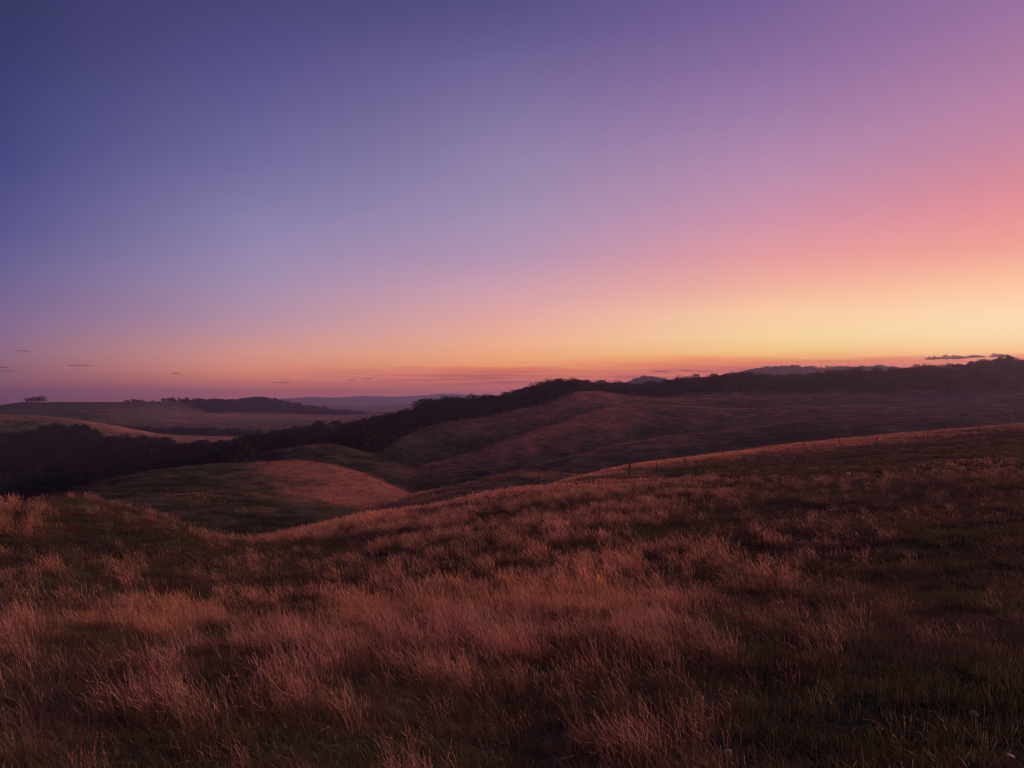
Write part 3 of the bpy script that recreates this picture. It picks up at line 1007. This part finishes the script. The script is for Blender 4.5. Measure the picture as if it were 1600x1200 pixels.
def tuft(seed, nb, R0, hmin, hmax, wid, lean, curl, seed_frac, plume=.01, name='grass_tuft', spread=.5):
    """blades and seeded stems, blown towards -X"""
    rg = np.random.default_rng(seed)
    V, Fc, S = [], [], []
    for b in range(nb):
        rr = R0 * math.sqrt(rg.uniform()); th = rg.uniform(0, 6.28)
        p = np.array([rr * math.cos(th), rr * math.sin(th), -.03])
        h = rg.uniform(hmin, hmax)
        la = rg.normal(lean, .24) if rg.uniform() > .09 else rg.uniform(.7, 1.25); da = math.pi + rg.normal(0, spread)
        dirv = np.array([math.cos(da), math.sin(da), 0])
        wd = wid * rg.uniform(.6, 1.3)
        sidev = np.array([-math.sin(da), math.cos(da), 0]) if rg.uniform() < .45 else np.array([math.cos(da + 1.2), math.sin(da + 1.2), 0])
        seeded = rg.uniform() < seed_frac
        nseg = 4
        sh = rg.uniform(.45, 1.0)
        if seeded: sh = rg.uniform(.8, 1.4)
        s = len(V)
        pts = []
        cur = p.copy(); ang = la * .55
        for q in range(nseg + 1):
            tq = q / nseg
            w_ = wd * (1 - tq * .85) if not seeded else wd * .55
            V.append(cur - sidev * w_ * .5); V.append(cur + sidev * w_ * .5)
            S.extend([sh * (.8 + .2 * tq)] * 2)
            pts.append(cur.copy())
            ang_q = la * .55 + (la * .6 + curl * rg.uniform(.5, 1.3)) * tq ** 1.5
            cur = cur + (h / nseg) * (math.cos(ang_q) * np.array([0, 0, 1]) + math.sin(ang_q) * dirv)
        for q in range(nseg):
            Fc.append((s + 2 * q, s + 2 * q + 1, s + 2 * q + 3, s + 2 * q + 2))
        if seeded:
            a0, a1 = pts[-2], pts[-1]
            ax = a1 - a0; ax /= np.linalg.norm(ax)
            psh = rg.uniform(1.4, 2.7)
            for z in range(8):                                # a loose feathery plume
                c0 = a0 + (a1 - a0) * (z / 7.0) * 1.15
                od = rg.normal(size=3); od -= ax * od.dot(ax); od /= np.linalg.norm(od)
                ln = plume * rg.uniform(1.6, 3.2) * (1.15 - z / 10)
                e1 = c0 + ax * ln * 1.5 + od * ln * .35
                ww = plume * .32
                s = len(V)
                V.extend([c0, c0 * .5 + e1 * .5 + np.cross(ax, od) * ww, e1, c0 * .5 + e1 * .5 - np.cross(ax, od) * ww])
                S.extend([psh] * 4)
                Fc.append((s, s + 1, s + 2, s + 3))
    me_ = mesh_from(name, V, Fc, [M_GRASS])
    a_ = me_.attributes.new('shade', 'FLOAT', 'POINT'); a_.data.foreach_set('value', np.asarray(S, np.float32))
    return me_


PAL = np.array([(.46, .19, .135), (.46, .20, .11), (.42, .18, .15), (.27, .14, .095), (.18, .115, .072), (.155, .132, .060), (.135, .095, .074)])


def grass_tint(T, x, y, rg):
    """T 0..1: short dark/green -> tall dry red"""
    t = np.clip(T + rg.normal(0, .10, len(T)), 0, 1)
    hue = fbm(x / 3.1, y / 3.1, 3, 91) + rg.normal(0, .35, len(T))
    hi = np.where(hue[:, None] > .25, PAL[1], np.where(hue[:, None] < -.3, PAL[2], PAL[0]))
    loi = np.where(hue[:, None] > .1, PAL[5], np.where(hue[:, None] < -.3, PAL[6], PAL[4]))
    straw = rg.uniform(size=len(T)) < .15
    hi = np.where(straw[:, None], np.array([(.44, .26, .165)]), hi)
    mid = PAL[3][None, :]
    a_ = np.clip(t * 2, 0, 1)[:, None]; b_ = np.clip(t * 2 - 1, 0, 1)[:, None]
    c = (loi * (1 - a_) + mid * a_) * (1 - b_) + hi * b_
    far = np.clip((np.hypot(x, y) - 80) / 80, 0, 1)
    return c * (1 + (.25 + .3 * far) * rg.uniform(-1, 1, len(T)))[:, None]


def tallness(x, y):
    r = np.hypot(x, y)
    # clumps stretched across the slope
    v = dry_shade(x, y)
    nf = 1 - .65 * np.clip((col_of(x, y) - 950) / 300, 0, 1) * np.clip((r - 14) / 10, 0, 1)
    v = v + .48 * fbm(x / .8, y / .9, 3, 61) * np.clip(1.3 - r / 60, .35, 1) * nf
    v = v + .30 * fbm(x / 4.5, y / 3.6, 3, 67) * nf
    v = v - .30 * np.clip((col_of(x, y) - 1050) / 450, 0, 1) * np.clip((34 - r) / 16, .4, 1)
    v = v - .14 * np.clip((13 - r) / 6, 0, 1)
    v = v + .22 * fbm(x / 30.0, y / 14.0, 3, 69) * np.clip((r - 15) / 30, 0, 1)
    return np.clip(v, 0, 1)


def ring_points(r0, r1, per_m2, amax, seed):
    rg = np.random.default_rng(seed)
    N = int(per_m2 * amax * (r1 ** 2 - r0 ** 2))
    az = rg.uniform(-amax, amax, N); r = np.sqrt(rg.uniform(r0 ** 2, r1 ** 2, N))
    return r * np.sin(az), r * np.cos(az), rg


def grow(name, r0, r1, dens, amax, seed, protos_tall, protos_short, label, hs=1.0, visible=None, tall_share=.6):
    X, Y, rg = ring_points(r0, r1, dens, amax, seed)
    if visible is not None:
        m = visible(X, Y); X, Y = X[m], Y[m]
    for q_, (sx, sy) in enumerate(STONE_XY):                  # a little bare soil round each stone
        m = np.hypot(X - sx, Y - sy) > (.16 if q_ < 3 else .6); X, Y = X[m], Y[m]
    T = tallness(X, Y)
    cut = tall_share
    tall = (rg.uniform(size=len(X)) < cut)
    tall_ok = rg.uniform(size=len(X)) < np.clip((T - .20) * 1.55, .03, 1.0)
    m = ~tall | tall_ok                                     # seeded stalks only where the cover is dry and tall
    X, Y, T, tall = X[m], Y[m], T[m], tall[m]
    idx = np.where(tall, rg.integers(0, len(protos_tall), len(X)), len(protos_tall) + rg.integers(0, len(protos_short), len(X)))
    sc = np.where(tall, .52 + .46 * T, .6 + .7 * T) * rg.uniform(.7, 1.3, len(X)) * hs
    rz = rg.normal(0, .55, len(X))
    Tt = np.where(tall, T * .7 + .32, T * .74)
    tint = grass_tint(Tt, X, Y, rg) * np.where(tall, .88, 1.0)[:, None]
    ws = .45 + .55 * hs
    ob = scatter(name, np.stack([X, Y, height(X, Y) - .01], 1), protos_tall + protos_short, label, rotz=rz,
                 scl=np.stack([rg.uniform(.85, 1.2, len(X)) * ws, rg.uniform(.85, 1.2, len(X)) * ws, sc], 1), idx=idx, tint=tint)
    print(name, len(X))
    return ob


near_tall = [tuft(100 + q, 20, .13, .26, .58, .0046, .26, .28, .62, .0080) for q in range(8)]
near_short = [tuft(120 + q, 80, .22, .07, .24, .007, .34, .8, .02, .006, spread=1.8) for q in range(6)]
mid_tall = [tuft(140 + q, 18, .17, .26, .60, .0082, .26, .28, .62, .014) for q in range(8)]
mid_short = [tuft(160 + q, 60, .30, .07, .24, .014, .34, .7, .02, .01, spread=1.8) for q in range(6)]
far_tall = [tuft(180 + q, 18, .30, .20, .46, .018, .26, .30, .5, .030) for q in range(6)]
far_short = [tuft(200 + q, 50, .7, .07, .22, .03, .34, .6, .01, .02, spread=1.8) for q in range(5)]

grow('tall_grass', 2.5, 18, 74, rad(50), 301, near_tall, near_short, 'tall dry reddish grass blowing left on the near slope', tall_share=.6)
grow('slope_grass', 18, 46, 38, rad(42), 302, mid_tall, mid_short, 'dry red grass in patches down the near slope to the brow')


def vis_far(X, Y):
    return layer_of(X, Y) < 7.35


grow('brow_grass', 46, 160, 7.0, rad(40), 303, far_tall, far_short, 'short dry grass on the fenced brow and field', visible=vis_far)


def vis_hill(X, Y):
    lay = layer_of(X, Y)
    return (lay > 8.0) & (lay < 15.3)


hill_tall = [tuft(220 + q, 46, 1.5, .25, .5, .04, .3, .3, .10, .05) for q in range(4)]
hill_short = [tuft(240 + q, 40, 1.4, .12, .3, .06, .3, .5, .0, spread=1.4) for q in range(4)]
grow('hill_grass', 80, 480, .34, rad(38), 304, hill_tall, hill_short, 'rough grass over the mid-distance hills', visible=vis_hill)

# ------------------------------------------------------------------ stones and a fallen stalk
def rock(x, y, r, w, h, label, seed, name='stone'):
    bm = bmesh.new(); bmesh.ops.create_icosphere(bm, subdivisions=3, radius=1.0)
    rg_ = np.random.default_rng(seed)
    cuts = rg_.normal(size=(9, 3)); cuts /= np.linalg.norm(cuts, axis=1)[:, None]
    dep = rg_.uniform(.45, .75, 9)
    for v in bm.verts:
        c = np.array(v.co)
        for a_, dd in zip(cuts, dep):
            q = c.dot(a_)
            if q > dd: c = c - a_ * (q - dd) * .85
        v.co = (c[0] * w * .5, c[1] * w * .42, c[2] * h * .5)
    me_ = bpy.data.meshes.new(name); bm.to_mesh(me_); bm.free(); me_.materials.append(M_STONE)
    az, _ = pix(x, y)
    px, py = r * math.sin(az), r * math.cos(az)
    ob = link(name, me_); ob.location = (px, py, h1(px, py) + h * .2); ob.rotation_euler = (random.uniform(-.2, .2), random.uniform(-.2, .2), random.uniform(0, 6))
    tag(ob, label, 'stone')
    return px, py


for (x, y, lo, hi, w, h, lb, sd), r_ in zip(STONES, STONE_R):
    rock(x, y, r_, w, h, lb, sd)

# small dark shrub in the field
r_ = r_at(1372, 752, 20, 90)
px, py, _ = at_px(1372, 752, r_)
e = put_tree(px, py, 3, .06, 1.0, 'small dark upright shrub standing alone in the right-hand field', None, 'shrub', .7)
e['category'] = 'shrub'
r_ = 161.5
px, py, _ = at_px(851, 736, r_)
e = put_tree(px, py, 2, .10, 2.0, 'tiny black bush on the little rise behind the fence', None, 'bush', 1.0)
e['category'] = 'bush'

# ------------------------------------------------------------------ far lamp in the valley
M_LAMP, n, l = mat('lamp_glow')
o = n.new('ShaderNodeOutputMaterial'); em = n.new('ShaderNodeEmission'); em.inputs[0].default_value = (1, .93, .85, 1); em.inputs[1].default_value = 3.0
l.new(em.outputs[0], o.inputs[0])
lx, ly, lz = at_px(573, 639.3, 3300)
lamp = bpy.data.objects.new('yard_lamp', None); COL.objects.link(lamp)
lamp.location = (lx, ly, h1(lx, ly)); tag(lamp, 'tiny white lit lamp in the hazy purple valley', 'lamp')
lh = max(9.0, lz - lamp.location.z)
bm = bmesh.new(); bmesh.ops.create_cone(bm, cap_ends=True, segments=10, radius1=.25, radius2=.12, depth=lh, matrix=__import__('mathutils').Matrix.Translation((0, 0, lh / 2)))
me_ = bpy.data.meshes.new('pole'); bm.to_mesh(me_); bm.free(); me_.materials.append(M_WOOD); link('pole', me_, lamp)
bm = bmesh.new(); bmesh.ops.create_icosphere(bm, subdivisions=2, radius=1.5, matrix=__import__('mathutils').Matrix.Translation((0, 0, lh)))
for v in bm.verts: v.co.z = lh + (v.co.z - lh) * .7
me_ = bpy.data.meshes.new('lamp_head'); bm.to_mesh(me_); bm.free(); me_.materials.append(M_LAMP); link('lamp_head', me_, lamp)

# ------------------------------------------------------------------ small low clouds
M_CLOUD, n, l = mat('dusk_cloud')
o = n.new('ShaderNodeOutputMaterial'); d = n.new('ShaderNodeBsdfDiffuse'); tr = n.new('ShaderNodeBsdfTransparent'); mx = n.new('ShaderNodeMixShader')
d.inputs[0].default_value = (.55, .34, .36, 1); mx.inputs[0].default_value = 0.42
tl = n.new('ShaderNodeBsdfTranslucent'); tl.inputs[0].default_value = (.5, .3, .3, 1)
m2 = n.new('ShaderNodeMixShader'); m2.name = 'body'; m2.inputs[0].default_value = .35
l.new(d.outputs[0], m2.inputs[1]); l.new(tl.outputs[0], m2.inputs[2])
l.new(m2.outputs[0], mx.inputs[1]); l.new(tr.outputs[0], mx.inputs[2]); l.new(mx.outputs[0], o.inputs[0])
M_WISP = M_CLOUD.copy(); M_WISP.name = 'dusk_wisp'
for nd in M_WISP.node_tree.nodes:
    if nd.type == 'MIX_SHADER' and nd.name != 'body': nd.inputs[0].default_value = 0.78


def cloud(x, y, wpx, hpx, label, seed, matl=None, group=None):
    D = 24000.0
    cx, cy, cz = at_px(x, y, D)
    m_per = D / F * 1.05
    rg_ = np.random.default_rng(seed)
    V, Fs = [], []
    nb = max(5, int(wpx / 3))
    for b in range(nb):                                   # a row of merged puffs with flat feet
        t_ = (b + .5) / nb * 2 - 1
        bx = t_ * wpx * .5 * .86 * m_per
        s_ = (1 - abs(t_) ** 2.2) * .75 + .25
        hh = hpx * m_per * s_ * rg_.uniform(.6, 1.1)
        ww = wpx / nb * m_per * rg_.uniform(.55, .95)
        bm = bmesh.new(); bmesh.ops.create_icosphere(bm, subdivisions=3, radius=1.0)
        off = len(V)
        P = np.array([v.co[:] for v in bm.verts])
        dsp = 1 + .30 * fbm(P[:, 0] * 2.2 + b * 3.1, P[:, 2] * 2.2 + P[:, 1] * 1.7 + seed, 3, seed)
        P = P * dsp[:, None]
        P[:, 2] = np.where(P[:, 2] < 0, P[:, 2] * .28, P[:, 2])
        for v in P:
            V.append((bx + v[0] * ww, v[1] * ww * 1.2 + rg_.normal(0, 5), v[2] * hh * .8 + rg_.normal(0, 2)))
        for f_ in bm.faces:
            Fs.append(tuple(off + v.index for v in f_.verts))
        bm.free()
    me_ = mesh_from('cloud', V, Fs, [matl or M_CLOUD], smooth=True)
    ob = link('cloud', me_); ob.location = (cx, cy, cz); ob.rotation_euler = (0, 0, -math.atan2(cx, cy))
    tag(ob, label, 'cloud', group)


for q, (x, y, w, h, lb, wsp) in enumerate([
        (1456, 561, 16, 4.6, 'small dark cloud, leftmost of the row above the right ridge', 0),
        (1484, 560, 44, 6.0, 'largest dark flat-bottomed cloud above the right ridge', 0),
        (1524, 558, 26, 3.8, 'thin dark cloud bar between two others above the right ridge', 0),
        (1558, 557, 19, 4.6, 'rightmost small dark cloud above the right ridge', 0),
        (2, 574.5, 18, 2.4, 'dusky wisp of cloud at the left edge over the left ridge', 1),
        (8, 580, 22, 1.8, 'lower thin wisp of cloud at the left edge', 1),
        (34, 548.6, 18, 1.6, 'faint highest wisp of cloud at far left', 1),
        (125, 571.6, 32, 2.0, 'longest dusky wisp of cloud over the left ridge', 1),
        (274, 583.8, 11, 1.8, 'tiny dark wisp of cloud over the wooded hill', 1),
        (440, 597.6, 26, 1.8, 'thin wisp of cloud just above the far purple hills, left one', 1),
        (574, 591.8, 17, 2.0, 'thin wisp of cloud just above the far purple hills, right one', 1),
        (548, 594, 16, 1.6, 'fainter wisp of cloud touching the one over the far purple hills', 1),
        (1032, 581, 32, 2.0, 'long dark cloud bar above the dome-shaped far wood', 1),
        (1072, 579.3, 18, 2.0, 'short dark cloud bar right of the dome-shaped far wood', 1),
        (1098, 581.2, 34, 1.6, 'low thin cloud bar over the ridge right of the dome-shaped wood', 1)]):
    cloud(x, y, w, h, lb, 500 + q, M_WISP if wsp else M_CLOUD)

# ------------------------------------------------------------------ haze
zlo = float(verts[:, 2].min()) - 1.0
zhi = float(max(verts[:, 2].max() + 16, 40.0))
bm = bmesh.new(); bmesh.ops.create_cube(bm, size=1.0)
me_ = bpy.data.meshes.new('haze'); bm.to_mesh(me_); bm.free()
hz = link('haze', me_)
hz.scale = (14660, 14660, zhi - zlo); hz.location = (0, 0, (zhi + zlo) / 2)
M_HAZE, n, l = mat('haze_air')
o = n.new('ShaderNodeOutputMaterial'); v = n.new('ShaderNodeVolumePrincipled')
v.inputs['Color'].default_value = (.80, .67, .95, 1)
v.inputs['Density'].default_value = 1.7e-4
v.inputs['Anisotropy'].default_value = 0.65
l.new(v.outputs[0], o.inputs['Volume'])
me_.materials.append(M_HAZE)
tag(hz, 'thin purple evening haze filling the air', kind='stuff')
print('HAZE', zlo, zhi)
